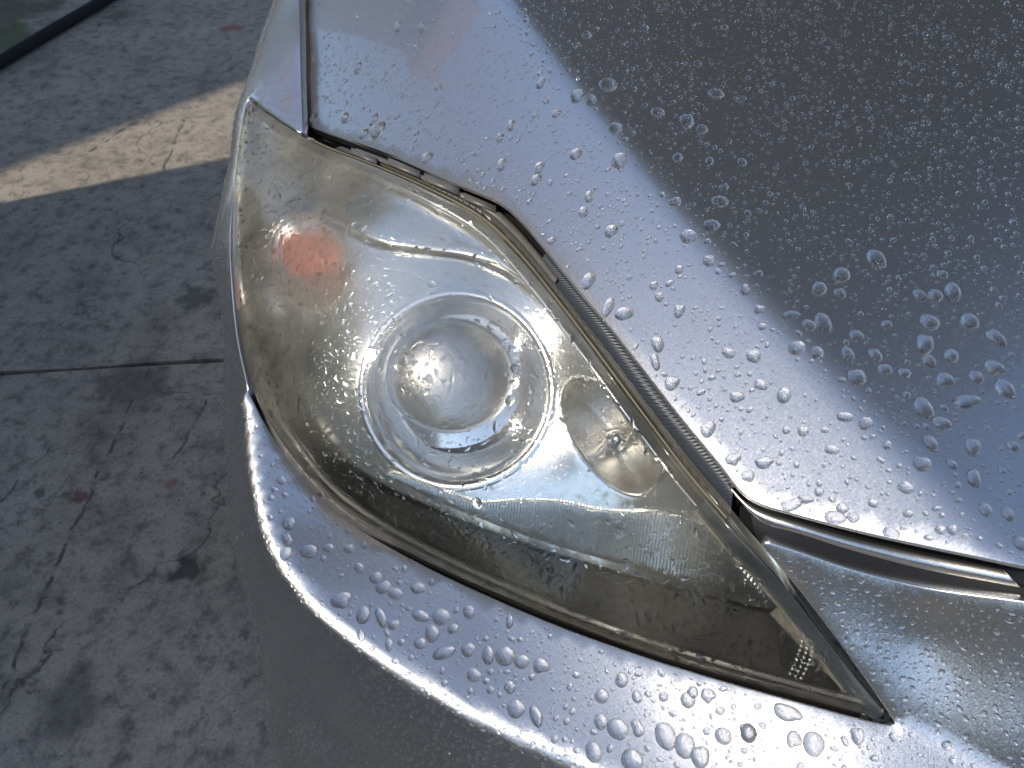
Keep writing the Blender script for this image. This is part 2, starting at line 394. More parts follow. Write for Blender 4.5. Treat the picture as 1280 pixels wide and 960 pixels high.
# --- hood panel
he = spline(HOOD_EDGE, 140)
hp = hood_hit(he[:, 0], he[:, 1])[:, :2]
hx = hp[-1]
front = np.array([[hx[0] + t, hx[1] - 0.10 * t + 0.16 * t * t] for t in np.linspace(0.01, 0.85, 30)])
back = np.array([[1.20, 0.30], [1.24, 0.8], [1.22, 1.30]])
rear = np.array([[x, 1.36 - 0.08 * (x - 0.53) ** 2 * 2] for x in np.linspace(1.15, -0.15, 30)])
gl = spline([(378,-160),(380,-60),(381,0),(383,80),(386,157)], 60)[:-1]
gp = hood_hit(gl[:, 0], gl[:, 1])[:, :2]
if gp[0, 1] < 1.25: gp = np.vstack([np.stack([np.linspace(gp[0, 0] - 0.03, gp[0, 0], 12, endpoint=False), np.linspace(1.30, gp[0, 1], 12, endpoint=False)], -1), gp])
hood_poly = np.vstack([gp, hp, front, back, rear])
hood = panel("hood", hood_poly, hood_s, hood_n, 0.010, PAINT, car, roll=0.0012, flange=0.0035)

# --- front wing (fender)
wl_edge = spline([(371,-160),(372.5,-60),(373,0),(375,80),(377.5,157),(379,166)], 60)
wing_in = pq_from_px(wl_edge, 0, h_wing)
wing_lamp = pq_from_px(spline([(375,165),(355,152),(331,135),(312,121),(303,150),(296,205),(287,290),(289,360),(296,425),(309,486)], 60), 0, h_wing)
wing_px = np.vstack([wing_in[:-1], wing_lamp])
side = pq_from_xyz([(-.262,.40,.60),(-.268,.39,.50),(-.270,.385,.40),(-.272,.395,.32),(-.30,.66,.30),(-.305,.68,.40),(-.312,.74,.50),(-.325,.84,.585),(-.33,.96,.615),(-.334,1.08,.595),(-.337,1.18,.53),(-.338,1.25,.40),(-.338,1.28,.25),(-.338,1.36,.25),(-.34,1.36,.5),(-.338,1.36,.7),(-.315,1.36,.86),(-.26,1.36,.95)])
wing = panel("front_wing", np.vstack([wing_px, spline(np.vstack([wing_px[-1:], side, wing_px[:1]]), 90)[1:-1]]), S_W, N_W, 0.010, PAINT, car, flange=0.010)

# --- bumper
bl = pq_from_px(spline(BUMP_TOP[::-1], 60), 0, h_bump)
lamp_r = pq_from_px(spline([(953,681),(985,718),(1030,775),(1075,836),(1118,900),(1116,907)], 50), 0, h_bump)
lamp_b = pq_from_px(spline([(1112,908),(1085,903),(1000,880),(900,852),(800,821),(700,785),(600,742),(520,703),(452,664),(400,624),(359,574),(329,528),(309,488)], 120), 0, h_bump)
low = pq_from_xyz([(-.266,.395,.60),(-.272,.385,.50),(-.275,.38,.40),(-.276,.385,.32),(-.255,.30,.30),(-.20,.19,.28),(-.1,.12,.28),(0,.08,.28),(.2,.03,.28),(.4,0,.28),(.6,-.01,.28),(.93,-.012,.28)])
farr = pq_from_xyz([(.93,-.01,.40),(.93,.02,.55),(.93,.045,.66),(.93,.10,.69),(.93,.15,.785),(.6,.155,.785)])
bump_poly = np.vstack([bl, lamp_r, lamp_b, spline(np.vstack([lamp_b[-1:], low]), 90)[1:], farr])
bumper = panel("front_bumper", bump_poly, S_B, N_B, 0.008, PAINT, car, flange=0.014)

# --- black inner structure under every gap
ip = pq_from_px([(390,-150),(400,0),(400,130),(640,200),(800,380),(960,600),(1100,640),(1300,690),(1300,800),(1050,740),(960,690),(925,650),(780,470),(640,300),(520,220),(420,180),(340,160),(318,100),(345,-100)], 0.03)
inner = panel("inner_structure", ip, lambda v: surf(v, 0.03), normal, 0.02, BLACK, car, flange=0)

# ------------------------------------------------------------------ headlight
lamp = empty("headlight"); lamp.parent = car
lens_px = np.vstack([spline(LENS_TOP, 110), spline(LENS_BOT, 150)[1:-1]])
lens_poly = pq_from_px(lens_px)
lens = panel("lens", lens_poly, lambda v: surf(v, 0.0), normal, 0.008, LENS, lamp, roll=0.001, flange=0.010)

def ell(cx, cy, rx, ry, rot=0.0, n=72):
    t = np.linspace(0, 2 * math.pi, n, endpoint=False); c, sn = math.cos(rot), math.sin(rot)
    return np.stack([cx + rx * np.cos(t) * c - ry * np.sin(t) * sn, cy + rx * np.cos(t) * sn + ry * np.sin(t) * c], -1)
def inset(pts, d):
    """open pixel polyline moved sideways (positive: to the right of its direction of travel)"""
    p = np.array(pts, float); t = np.gradient(p, axis=0); t /= np.linalg.norm(t, axis=1)[:, None]
    return p + d * np.stack([-t[:, 1], t[:, 0]], -1)
def bands(name, rows, material, parent, closed=False, cap=None):
    """skin over rows of 3-D points"""
    n = len(rows[0]); V = np.vstack(rows); F = []
    for r in range(len(rows) - 1):
        for i in range(n if closed else n - 1):
            j = (i + 1) % n; F.append((r * n + i, r * n + j, (r + 1) * n + j, (r + 1) * n + i))
    if cap is not None:
        V = np.vstack([V, cap]); b = (len(rows) - 1) * n
        F += [(b + i, b + (i + 1) % n, len(V) - 1) for i in range(n)]
    return mesh_obj(name, V, F, material, parent)
def lerp(a, b, t): return np.array(a) * (1 - t) + np.array(b) * t

# tub
lp = np.vstack([LENS_TOP, LENS_BOT[1:-1]])
strip("lamp_housing", [(lp, 0.012), (lp * 0.97 + np.array([620, 500]) * 0.03, 0.075), (lp * 0.05 + np.array([620, 500]) * 0.95, 0.12)], DARKIN, lamp, n=200, closed=True)

# chrome bezel with three openings
BZ = 0.030
bez_px = [(320,152),(328,230),(322,330),(327,430),(348,502),(398,560),(470,600),(545,634),(620,664),(700,692),(800,720),(900,744),(964,758),(984,744),(940,692),(880,617),(820,539),(750,447),(700,382),(650,329),(600,288),(530,250),(460,219),(390,194),(345,166)]
bez = pq_from_px(spline(bez_px, 200, True), BZ)
open_main, open_high, open_turn = ell(572, 488, 118, 120), ell(762, 545, 86, 43, math.atan2(.8, .6)), ell(388, 330, 46, 60, -0.25)
ctr = pq_from_px([(640, 480)], BZ)[0]
def bez_depth(v):
    r = np.linalg.norm(v - ctr, axis=1)
    return BZ + 0.010 * np.clip((r - 0.10) / 0.12, 0, 1) ** 2 * 0 + 0.0018 * np.sin(v[:, 0] * 38 + 1.0) * np.cos(v[:, 1] * 30)
panel("bezel", bez, lambda v: surf(v, bez_depth(v)), normal, 0.006, CHROME, lamp, roll=0.002, flange=0.016,
      holes=[pq_from_px(e, BZ) for e in (open_main, open_high, open_turn)])
TRIM = [(318,150),(328,200),(365,240),(420,276),(475,300),(530,309),(590,318),(640,338),(690,383),(728,425),(742,447),(700,384),(650,331),(600,290),(530,252),(460,221),(390,196),(345,167)]
panel("upper_trim", pq_from_px(spline(TRIM, 180, True), .021), lambda v: surf(v, .021 + .0015 * np.sin(v[:, 0] * 45)), normal, 0.006, CHROME, lamp, roll=0.002, flange=0.003)
AX = np.array([.22, .78, -.58]); AX /= np.linalg.norm(AX)
def bowl(name, e, depth, material, power=2.0, lip=0.0015):
    q = pq_from_px(e, BZ); rim = surf(q, bez_depth(q)); c = rim.mean(0)
    rows = [lerp(c, rim, 1.05) - AX * lip * 0.2, lerp(c, rim, 1.02) - AX * lip, lerp(c, rim, 0.97) - AX * lip * 0.9]
    for t in np.linspace(0.95, 0.06, 18): rows.append(lerp(c, rim, t) + AX * depth * (1 - t ** power))
    return bands(name, rows, material, lamp, True, (c + AX * depth)[None])
b1 = bowl("reflector_bowl", open_main, 0.055, CHROME_S)
bowl("reflector_bowl", open_high, 0.030, CHROME_R, 2.0, 0.001)
bowl("reflector_bowl", open_turn, 0.026, CHROME_R, 1.6, 0.0006)
# shield over the main bulb, high bulb, amber turn bulb
def dome(name, e, d0, d1, material, parent=lamp, rings=10, collar=0.0):
    e = np.array(e); c = e.mean(0); rows = []
    if collar: rows.append(hit(e[:, 0], e[:, 1], d0 + collar))
    for t in np.linspace(1, 0.05, rings):
        p = lerp(c, e, t); rows.append(hit(p[:, 0], p[:, 1], d0 + (d1 - d0) * (1 - t ** 2.2)))
    return bands(name, rows, material, parent, True, hit([c[0]], [c[1]], d1))
dome("bulb_shield", ell(563, 470, 80, 72), 0.046, 0.034, SATIN, collar=0.03)
dome("bulb_rim", ell(563, 474, 92, 86), 0.058, 0.052, CHROME_S)
dome("high_beam_bulb", ell(770, 550, 15, 13), 0.046, 0.038, CHROME_S, collar=0.01)
dome("turn_signal_bulb", ell(384, 318, 46, 30, 0.25), 0.046, 0.030, AMBER, collar=0.02)
# fluted panel under the bowls
rib_px = [(482,592),(548,625),(622,655),(702,683),(802,711),(902,736),(956,749),(925,708),(890,660),(830,642),(760,640),(700,628),(650,626),(595,628),(535,606)]
panel("fluted_reflector", pq_from_px(spline(rib_px, 160, True), BZ - .004), lambda v: surf(v, bez_depth(v) - .004), normal, 0.006, FLUTED, lamp, roll=0.001, flange=0.006)
# dark lower wall of the lamp and the facets in the pointed corner
TRAY = [(322,440),(345,508),(395,567),(468,608),(544,641),(620,671),(700,699),(800,727),(900,751),(962,766)]
LOWR = [(313,474),(338,522),(370,567),(411,614),(460,652),(525,688),(605,726),(705,768),(805,803),(905,833),(985,857)]
strip("lower_wall", [(TRAY, 0.036), (LOWR, 0.010)], DARKIN, lamp)
CA = [(962,766),(1000,806),(1040,848),(1078,880)]
strip("corner_wall", [(CA, 0.022), ([(985,857),(1020,868),(1060,880),(1085,885)], 0.012)], DARKIN, lamp, n=40)
strip("corner_facet", [([(984,748),(1022,792),(1060,840),(1088,876)], 0.012), (CA, 0.022)], BEIGE, lamp, n=40)
# small reflex beads
bm = bmesh.new()
for a in range(11):
    for b in range(3):
        t = a / 10; x = 1004 - 4 * t - 16 * t * t + b * 7.0; y = 789 + t * 58 + b * 3.0
        p = hit([x], [y], 0.013)[0]
        bmesh.ops.create_icosphere(bm, subdivisions=1, radius=0.0013, matrix=Matrix.Translation(p))
me = bpy.data.meshes.new("reflex_beads"); bm.to_mesh(me); bm.free(); me.materials.append(WHITE)
o = bpy.data.objects.new("reflex_beads", me); COL.objects.link(o); o.parent = lamp; o["kind"] = "stuff"
for p in me.polygons: p.use_smooth = True
# rim of the lamp along its lower edge
lb = spline(LENS_BOT, 160)[4:128]
strip("lower_seal", [(inset(lb, 0.5), 0.003), (inset(lb, 9), 0.006), (inset(lb, 10), 0.009)], SEAL, lamp, n=220)
strip("gap_seal", [(inset(lb, -14), 0.012), (inset(lb, -3), 0.006), (inset(lb, 1.5), 0.003)], BLACK, lamp, n=220)
strip("lower_flange", [(inset(lb, 10), 0.008), (inset(lb, 12), 0.0055), (inset(lb, 14), 0.0075), (inset(lb, 16), 0.0055), (inset(lb, 20), 0.011)], FLANGE, lamp, n=220)
rs = [(884,624),(924,672),(972,723),(1021,784),(1068,846),(1104,892)]
strip("edge_wall", [(rs, 0.001), (inset(rs, 7), 0.003), (inset(rs, 20), 0.014)], EDGEWALL, lamp, n=80)
strip("edge_line", [(inset(rs, 19), 0.013), (inset(rs, 21), 0.011), (inset(rs, 23), 0.013)], BEIGE, lamp, n=80)
# upper rim between hood edge and glass
Hs = spline([(386,160)] + HOOD_EDGE[1:13], 120); Ls = spline([(352,156)] + LENS_TOP[3:13], 120)
def rail(f, a=0, b=120, d=0.0): return (lerp(Hs, Ls, f)[a:b], d)
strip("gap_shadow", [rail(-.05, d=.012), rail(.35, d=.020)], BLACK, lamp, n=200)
strip("weather_strip", [rail(.04, 56, 118, .012), rail(.10, 56, 118, .007), rail(.56, 56, 118, .009), rail(.60, 56, 118, .014)], RIBBED, lamp, n=300)
strip("serrated_edge", [rail(.50, 10, 118, .012), rail(.66, 10, 118, .008), rail(.78, 10, 118, .011)], SERR, lamp, n=400)
strip("clip_rail", [rail(.30, 12, 62, .010), rail(.40, 12, 62, .004), rail(.56, 12, 62, .006)], CLIPS, lamp, n=200)
strip("yellowed_lip", [rail(.80, 6, 117, .008), rail(.83, 6, 117, .004), rail(.92, 6, 117, .005), rail(.95, 6, 117, .009)], YELLOW, lamp, n=260)
strip("dark_inner_line", [(inset(Ls, 1), .004), (inset(Ls, 9), .014)], BLACK, lamp, n=200)
strip("inner_lip", [(inset(Ls, 9), .012), (inset(Ls, 12), .010), (inset(Ls, 16), .016)], CHROME, lamp, n=200)
for k, (x, y, w_, h_) in enumerate([(455,197,16,6),(505,212,20,7),(552,233,22,8),(600,256,20,7)]):
    q = np.array([(x - w_, y - h_ - w_ * .42), (x + w_, y - h_ + w_ * .42), (x + w_, y + h_ * .3 + w_ * .42), (x - w_, y + h_ * .3 - w_ * .42)], float)
    top = hit(q[:, 0], q[:, 1], .0035); bot = hit(q[:, 0], q[:, 1], .010)
    bands("clip", [bot, top], CLIPS, lamp, True, top.mean(0)[None] )

# trim between hood and bumper, with black rubber gaps
tt = [(908,602),(930,625),(958,640),(1000,653),(1070,673),(1160,694),(1254,712)]
tb = [(919,620),(938,641),(958,656),(1000,668),(1070,690),(1160,713),(1276,735)]
strip("hood_lip_trim", [(tt, .009), (lerp(spline(tt, 60), spline(tb, 60), .08), .004), (lerp(spline(tt, 60), spline(tb, 60), .92), .0035), (tb, .009)], PAINT, car, n=160)
rb0 = [(938,643),(958,653),(1000,665),(1070,687),(1160,710),(1300,738)]; rb1 = [(946,674),(958,684),(1000,697),(1070,720),(1160,742),(1300,762)]
strip("rubber_strip", [(rb0, .012), (lerp(spline(rb0, 40), spline(rb1, 40), .5), .008), (rb1, .012)], RUBBER, car, n=120)
strip("hood_seam", [([(935,612),(958,626),(1000,640),(1070,661),(1160,681),(1300,708)], .016), ([(935,640),(958,648),(1000,660),(1070,682),(1160,704),(1300,732)], .016)], BLACK, car, n=80)
gr0 = [(1255,703),(1275,707),(1330,716),(1420,735)]; gr1 = [(1268,738),(1290,744),(1340,750),(1420,770)]
strip("grille_edge", [(gr0, .014), (gr1, .014)], BLACK, car, n=30)

# ------------------------------------------------------------------ rest of the front end, just outside the frame
def lathe_x(name, prof, c, m, parent, n=48):
    rows = [np.array([(c[0] + x, c[1] + r * math.cos(a), c[2] + r * math.sin(a)) for a in np.linspace(0, 2 * math.pi, n, endpoint=False)]) for x, r in prof]
    return bands(name, rows, m, parent, True)
TYRE = simple("tyre_rubber", (0.018, 0.018, 0.018), 0.8); ALLOY = simple("alloy", (0.5, 0.5, 0.51), 0.35, 1.0)
whl = empty("front_wheel"); whl.parent = car; wc = (-.215, .97, .31)
lathe_x("tyre", [(-.085,.215),(-.10,.235),(-.105,.27),(-.09,.30),(-.06,.31),(.06,.31),(.09,.30),(.10,.25),(.09,.215)], wc, TYRE, whl)
lathe_x("rim", [(-.086,.216),(-.09,.21),(-.06,.20),(-.05,.195),(.08,.20)], wc, ALLOY, whl)
for k in range(5):
    a = k * 2 * math.pi / 5 + .3; u = np.array([0, math.cos(a), math.sin(a)]); w_ = np.array([0, -math.sin(a), math.cos(a)]); c0 = np.array(wc) + [-.07, 0, 0]
    pts = []
    for r, h_ in ((.02, .028), (.20, .020)):
        for dx, sg in ((-.008, 1), (-.008, -1), (.014, -1), (.014, 1)): pts.append(c0 + u * r + w_ * h_ * sg + np.array([dx, 0, 0]))
    mesh_obj("spoke", pts, [(0,1,2,3),(7,6,5,4),(0,4,5,1),(1,5,6,2),(2,6,7,3),(3,7,4,0)], ALLOY, whl, False)
lathe_x("hub_cap", [(-.082,.001),(-.082,.03),(-.06,.034)], wc, ALLOY, whl, 24)
gx_ = np.linspace(.325, .93, 30)
hz_ = np.array([(x, hx[1] - 0.10 * (x - hx[0]) + 0.16 * (x - hx[0]) ** 2 + .006, float(hood_z(np.array(x), np.array(hx[1] - 0.10 * (x - hx[0]) + 0.16 * (x - hx[0]) ** 2))) - .008) for x in gx_])
bz_ = np.array([(x, .205 - .05 * (x - .3), .775) for x in gx_])
bands("grille_back", [hz_, hz_ + [0, .03, -.002], bz_ + [0, .03, 0], bz_], BLACK, car)
for k in range(3):
    c_ = lerp(hz_, bz_, (k + .5) / 3); bands("grille_bar", [c_ + [0, -.002, .002], c_ + [0, -.004, 0], c_ + [0, -.002, -.002], c_ + [0, .012, -.002]], RUBBER, car)
GLASS = simple("dark_glass", (0.02, 0.025, 0.025), 0.05)
xs = np.linspace(-.16, 1.2, 24)
bands("windscreen", [np.array([(x, 1.42 - .12 * (x - .53) ** 2 * 2, .955 + .05 * (1 - ((x - .53) / .7) ** 2)) for x in xs]), np.array([(.53 + (x - .53) * .82, 2.12 - .1 * (x - .53) ** 2 * 2, 1.42 + .04 * (1 - ((x - .53) / .7) ** 2)) for x in xs])], GLASS, car)
bands("cowl", [np.array([(x, 1.30 - .08 * (x - .53) ** 2 * 2, .93) for x in xs]), np.array([(x, 1.43 - .12 * (x - .53) ** 2 * 2, .95 + .05 * (1 - ((x - .53) / .7) ** 2)) for x in xs])], BLACK, car)

# ------------------------------------------------------------------ ground
def box(name, x0, x1, y0, y1, z0, z1, m, parent=None):
    v = [(x, y, z) for z in (z0, z1) for y in (y0, y1) for x in (x0, x1)]
    return mesh_obj(name, v, [(0,2,3,1),(4,5,7,6),(0,1,5,4),(2,6,7,3),(0,4,6,2),(1,3,7,5)], m, parent, False)
def make_concrete(stains, lines):
    m, n, l, b = mat("old_concrete")
    g = n.new('ShaderNodeTexCoord')
    def noise(scale, detail=6, rough=0.6, off=0):
        t = n.new('ShaderNodeTexNoise'); t.inputs['Scale'].default_value = scale; t.inputs['Detail'].default_value = detail; t.inputs['Roughness'].default_value = rough
        mp = n.new('ShaderNodeMapping'); mp.inputs['Location'].default_value = (off, off * 2.3, 0); l.new(g.outputs['Object'], mp.inputs[0]); l.new(mp.outputs[0], t.inputs[0])
        return t.outputs[0]
    def ramp(x, stops):
        r = n.new('ShaderNodeValToRGB'); e = r.color_ramp.elements
        while len(e) < len(stops): e.new(0.5)
        for q, (p, c) in zip(e, stops): q.position = p; q.color = (*c, 1)
        l.new(x, r.inputs[0]); return r.outputs[0]
    def mix(a, bb, f, mode='MIX'):
        x = n.new('ShaderNodeMixRGB'); x.blend_type = mode
        for k, v in ((0, f), (1, a), (2, bb)):
            if isinstance(v, (int, float)): x.inputs[k].default_value = v
            elif isinstance(v, tuple): x.inputs[k].default_value = (*v, 1)
            else: l.new(v, x.inputs[k])
        return x.outputs[0]
    col = ramp(noise(2.2, 8, 0.65), [(0.30, (.235, .20, .155)), (0.5, (.305, .262, .205)), (0.72, (.365, .315, .25))])
    col = mix(col, ramp(noise(28, 8, 0.7, 3), [(0.36, (.30, .30, .31)), (0.5, (1, 1, 1)), (0.7, (1.15, 1.15, 1.13))]), 0.75, 'MULTIPLY')
    col = mix(col, ramp(noise(9, 10, 0.75, 7), [(0.38, (.45, .45, .47)), (0.52, (1, 1, 1))]), 0.6, 'MULTIPLY')
    col = mix(col, ramp(noise(150, 4, 0.6, 1), [(0.3, (.6, .6, .6)), (0.55, (1, 1, 1)), (0.8, (1.25, 1.25, 1.25))]), 0.6, 'MULTIPLY')
    col = mix(col, ramp(noise(420, 3, 0.6, 4), [(0.34, (.45, .45, .46)), (0.46, (1, 1, 1)), (0.62, (1, 1, 1)), (0.72, (1.45, 1.45, 1.42))]), 0.7, 'MULTIPLY')
    col = mix(col, ramp(noise(45, 6, 0.65, 13), [(0.60, (1, 1, 1)), (0.66, (.42, .41, .40))]), 0.8, 'MULTIPLY')
    # long scored lines across the slab
    for (x0, y0, x1, y1, wd) in lines:
        L = math.hypot(x1 - x0, y1 - y0); ux, uy = (x1 - x0) / L, (y1 - y0) / L
        dn = n.new('ShaderNodeTexNoise'); dn.inputs['Scale'].default_value = 14; dn.inputs['Detail'].default_value = 8; l.new(g.outputs['Object'], dn.inputs[0])
        da = n.new('ShaderNodeMixRGB'); da.blend_type = 'LINEAR_LIGHT'; da.inputs[0].default_value = 0.02; l.new(g.outputs['Object'], da.inputs[1]); l.new(dn.outputs['Color'], da.inputs[2])
        sb = n.new('ShaderNodeVectorMath'); sb.operation = 'SUBTRACT'; l.new(da.outputs[0], sb.inputs[0]); sb.inputs[1].default_value = (x0, y0, 0)
        d1 = n.new('ShaderNodeVectorMath'); d1.operation = 'DOT_PRODUCT'; l.new(sb.outputs[0], d1.inputs[0]); d1.inputs[1].default_value = (-uy, ux, 0)
        d2 = n.new('ShaderNodeVectorMath'); d2.operation = 'DOT_PRODUCT'; l.new(sb.outputs[0], d2.inputs[0]); d2.inputs[1].default_value = (ux, uy, 0)
        ab = n.new('ShaderNodeMath'); ab.operation = 'ABSOLUTE'; l.new(d1.outputs['Value'], ab.inputs[0])
        m1 = n.new('ShaderNodeMapRange'); m1.inputs['From Min'].default_value = wd * .4; m1.inputs['From Max'].default_value = wd; m1.inputs['To Min'].default_value = 1; m1.inputs['To Max'].default_value = 0; l.new(ab.outputs[0], m1.inputs[0])
        a1 = n.new('ShaderNodeMath'); a1.operation = 'GREATER_THAN'; a1.inputs[1].default_value = 0; l.new(d2.outputs['Value'], a1.inputs[0])
        a2 = n.new('ShaderNodeMath'); a2.operation = 'LESS_THAN'; a2.inputs[1].default_value = L; l.new(d2.outputs['Value'], a2.inputs[0])
        gp_ = ramp(noise(25, 4, .6, wd * 900), [(0.42, (0, 0, 0)), (0.52, (1, 1, 1))])
        p1 = n.new('ShaderNodeMath'); p1.operation = 'MULTIPLY'; l.new(m1.outputs[0], p1.inputs[0]); l.new(a1.outputs[0], p1.inputs[1])
        p2 = n.new('ShaderNodeMath'); p2.operation = 'MULTIPLY'; l.new(p1.outputs[0], p2.inputs[0]); l.new(a2.outputs[0], p2.inputs[1])
        p3 = n.new('ShaderNodeMath'); p3.operation = 'MULTIPLY'; l.new(p2.outputs[0], p3.inputs[0]); l.new(gp_, p3.inputs[1])
        col = mix(col, (.07, .064, .055), p3.outputs[0])
    # hairline cracks
    v = n.new('ShaderNodeTexVoronoi'); v.feature = 'DISTANCE_TO_EDGE'; v.inputs['Scale'].default_value = 1.5
    ds = n.new('ShaderNodeTexNoise'); ds.inputs['Scale'].default_value = 6; ds.inputs['Detail'].default_value = 8; l.new(g.outputs['Object'], ds.inputs[0])
    ad = n.new('ShaderNodeMixRGB'); ad.blend_type = 'LINEAR_LIGHT'; ad.inputs[0].default_value = 0.16; l.new(g.outputs['Object'], ad.inputs[1]); l.new(ds.outputs['Color'], ad.inputs[2]); l.new(ad.outputs[0], v.inputs[0])
    ck = ramp(v.outputs['Distance'], [(0.0, (0, 0, 0)), (0.006, (1, 1, 1))])
    ckn = ramp(noise(3, 3, 0.5, 11), [(0.48, (1, 1, 1)), (0.56, (0, 0, 0))])
    ckm = mix(ck, (1, 1, 1), ckn); col = mix(mix(col, (.25, .25, .25), 1.0, 'MULTIPLY'), col, ckm)
    # stains with their own shape and place
    for (x, y, r, c, st, sc_) in stains:
        d = n.new('ShaderNodeVectorMath'); d.operation = 'DISTANCE'
        dn = n.new('ShaderNodeTexNoise'); dn.inputs['Scale'].default_value = sc_; dn.inputs['Detail'].default_value = 6; l.new(g.outputs['Object'], dn.inputs[0])
        da = n.new('ShaderNodeMixRGB'); da.blend_type = 'LINEAR_LIGHT'; da.inputs[0].default_value = r * 1.3; l.new(g.outputs['Object'], da.inputs[1]); l.new(dn.outputs['Color'], da.inputs[2])
        l.new(da.outputs[0], d.inputs[0]); d.inputs[1].default_value = (x, y, 0)
        mr = n.new('ShaderNodeMapRange'); mr.inputs['From Min'].default_value = r * 0.6; mr.inputs['From Max'].default_value = r * 1.15; mr.inputs['To Min'].default_value = st; mr.inputs['To Max'].default_value = 0
        l.new(d.outputs['Value'], mr.inputs[0]); col = mix(col, mix(c, ramp(noise(60, 5, .6, x), [(0.3, (.5, .5, .5)), (0.7, (1.3, 1.3, 1.3))]), 1.0, 'MULTIPLY'), mr.outputs[0])
    l.new(col, b.inputs['Base Color'])
    rr = n.new('ShaderNodeMapRange'); rr.inputs['To Min'].default_value = 0.45; rr.inputs['To Max'].default_value = 0.95; l.new(noise(3, 4, .6, 5), rr.inputs[0]); l.new(rr.outputs[0], b.inputs['Roughness'])
    bp = n.new('ShaderNodeBump'); bp.inputs['Strength'].default_value = 0.6; bp.inputs['Distance'].default_value = 0.004
    hm = mix(noise(60, 8, 0.7, 2), ckm, 0.35); l.new(hm, bp.inputs['Height']); l.new(bp.outputs[0], b.inputs['Normal'])
    return m
def gpt(x, y): return at_z(np.float64(x), np.float64(y), 0.0)
def st(x, y, rp, c, k, sc_=30.0):
    p = gpt(x, y); q = gpt(x + rp, y); return (p[0], p[1], abs(q[0] - p[0]), c, k, sc_)
CONC = make_concrete([st(98, 622, 13, (.12, .045, .03), .8), st(236, 716, 26, (.045, .035, .028), .9), st(168, 478, 46, (.10, .075, .065), .65, 12),
                      st(90, 880, 40, (.075, .068, .06), .6, 14), st(246, 372, 22, (.07, .065, .05), .75), st(213, 605, 8, (.16, .06, .03), .6), st(50, 617, 9, (.04, .04, .04), .7),
                      st(5, 47, 52, (.075, .085, .012), .9, 9), st(10, 14, 60, (.06, .065, .02), .8, 9), st(150, 18, 20, (.06, .07, .03), .7, 12), st(290, 36, 14, (.25, .07, .04), .8, 14), st(25, 62, 60, (.10, .12, .10), .3, 8)],
                     [(*gpt(165, 500)[:2], *gpt(5, 860)[:2], .0045), (*gpt(262, 500)[:2], *gpt(205, 590)[:2], .003), (*gpt(180, 145)[:2], *gpt(110, 190)[:2], .010), (*gpt(60, 560)[:2], *gpt(-20, 650)[:2], .003), (*gpt(228, 150)[:2], *gpt(205, 215)[:2], .006)])
SOIL = simple("joint_soil", (0.03, 0.028, 0.025), 0.95, noise=0.5, nscale=60)
yard = tag(empty("ground"), None, None, None, "structure")
ja, jb = gpt(0, 463)[:2], gpt(272, 447)[:2]; jd = (jb - ja) / np.linalg.norm(jb - ja); jn = np.array([-jd[1], jd[0]])
rj = random.Random(3); jl = [ja + jd * t for t in np.linspace(-6, 8, 260)]
wob = np.cumsum([rj.gauss(0, 0.0011) for _ in jl]); wob -= np.linspace(0, wob[-1], len(wob)); wid = [0.0048 + 0.0014 * math.sin(i * .7) + rj.random() * 0.0022 for i in range(len(jl))]
near = [p + jn * (w_ - d_) for p, w_, d_ in zip(jl, wob, wid)]; far = [p + jn * (w_ + d_) for p, w_, d_ in zip(jl, wob, wid)]
def slab(pts):
    n_ = len(pts); v = [(p[0], p[1], 0.0) for p in pts] + [(p[0], p[1], -0.05) for p in pts]
    return mesh_obj("slab", v, [tuple(range(n_)), tuple(range(2 * n_ - 1, n_ - 1, -1))] + [(i, n_ + i, n_ + (i + 1) % n_, (i + 1) % n_) for i in range(n_)], CONC, yard, False)
slab(near + [near[-1] - jn * 40 + jd * 30, near[0] - jn * 40 - jd * 30])
slab(far[::-1] + [far[0] + jn * 40 - jd * 30, far[-1] + jn * 40 + jd * 30])
mesh_obj("subsoil", [(-80, -80, -.03), (80, -80, -.03), (80, 80, -.03), (-80, 80, -.03)], [(0, 1, 2, 3)], SOIL, yard, False)

# black hose lying across the yard
hs = np.vstack([at_z(np.float64(x), np.float64(y), 0.021) for x, y in [(-260, 226), (-120, 148), (0, 77), (65, 38), (128, 1), (190, -38), (260, -84)]])
hc = spline(hs, 60); rows = []
for i, p in enumerate(hc):
    t = hc[min(i + 1, 59)] - hc[max(i - 1, 0)]; t /= np.linalg.norm(t); u = np.cross(t, [0, 0, 1]); u /= np.linalg.norm(u); w_ = np.cross(u, t)
    rows.append(np.array([p + 0.020 * (math.cos(a) * u + math.sin(a) * w_) for a in np.linspace(0, 2 * math.pi, 14, endpoint=False)]))
ho = bands("rubber_hose", rows, HOSE, None, True); tag(ho, "straight black rubber hose lying on the concrete", "hose")

def prism(name, foot, z1s, m, parent=None):
    n = len(foot); v = [(x, y, 0) for x, y in foot] + [(x, y, z) for (x, y), z in zip(foot, z1s)]
    f = [tuple(range(n))[::-1], tuple(range(n, 2 * n))] + [(i, (i + 1) % n, n + (i + 1) % n, n + i) for i in range(n)]
    return mesh_obj(name, v, f, m, parent, False)
MAIN = simple("dark_render", (0.018, 0.018, 0.017), 0.8)
v = [(-2.05,-4,0),(-1.9,-4,0),(-1.9,1.50,0),(-2.05,1.50,0),(-2.05,-4,2.5),(-1.9,-4,2.5),(-1.9,.93,2.5),(-2.05,.93,2.5)]
WALLM = simple('wall_render', (0.30, 0.29, 0.27), 0.85, noise=0.4, nscale=6)
w1 = mesh_obj("side_shade_wall", v, [(0,3,2,1),(4,5,6,7),(0,1,5,4),(1,2,6,5),(2,3,7,6),(3,0,4,7)], WALLM, None, False)
tag(w1, "unseen added wall, its end sloped to shape the shadow on the ground", "wall")  # added out of view to shade the near ground, end sloped to fit
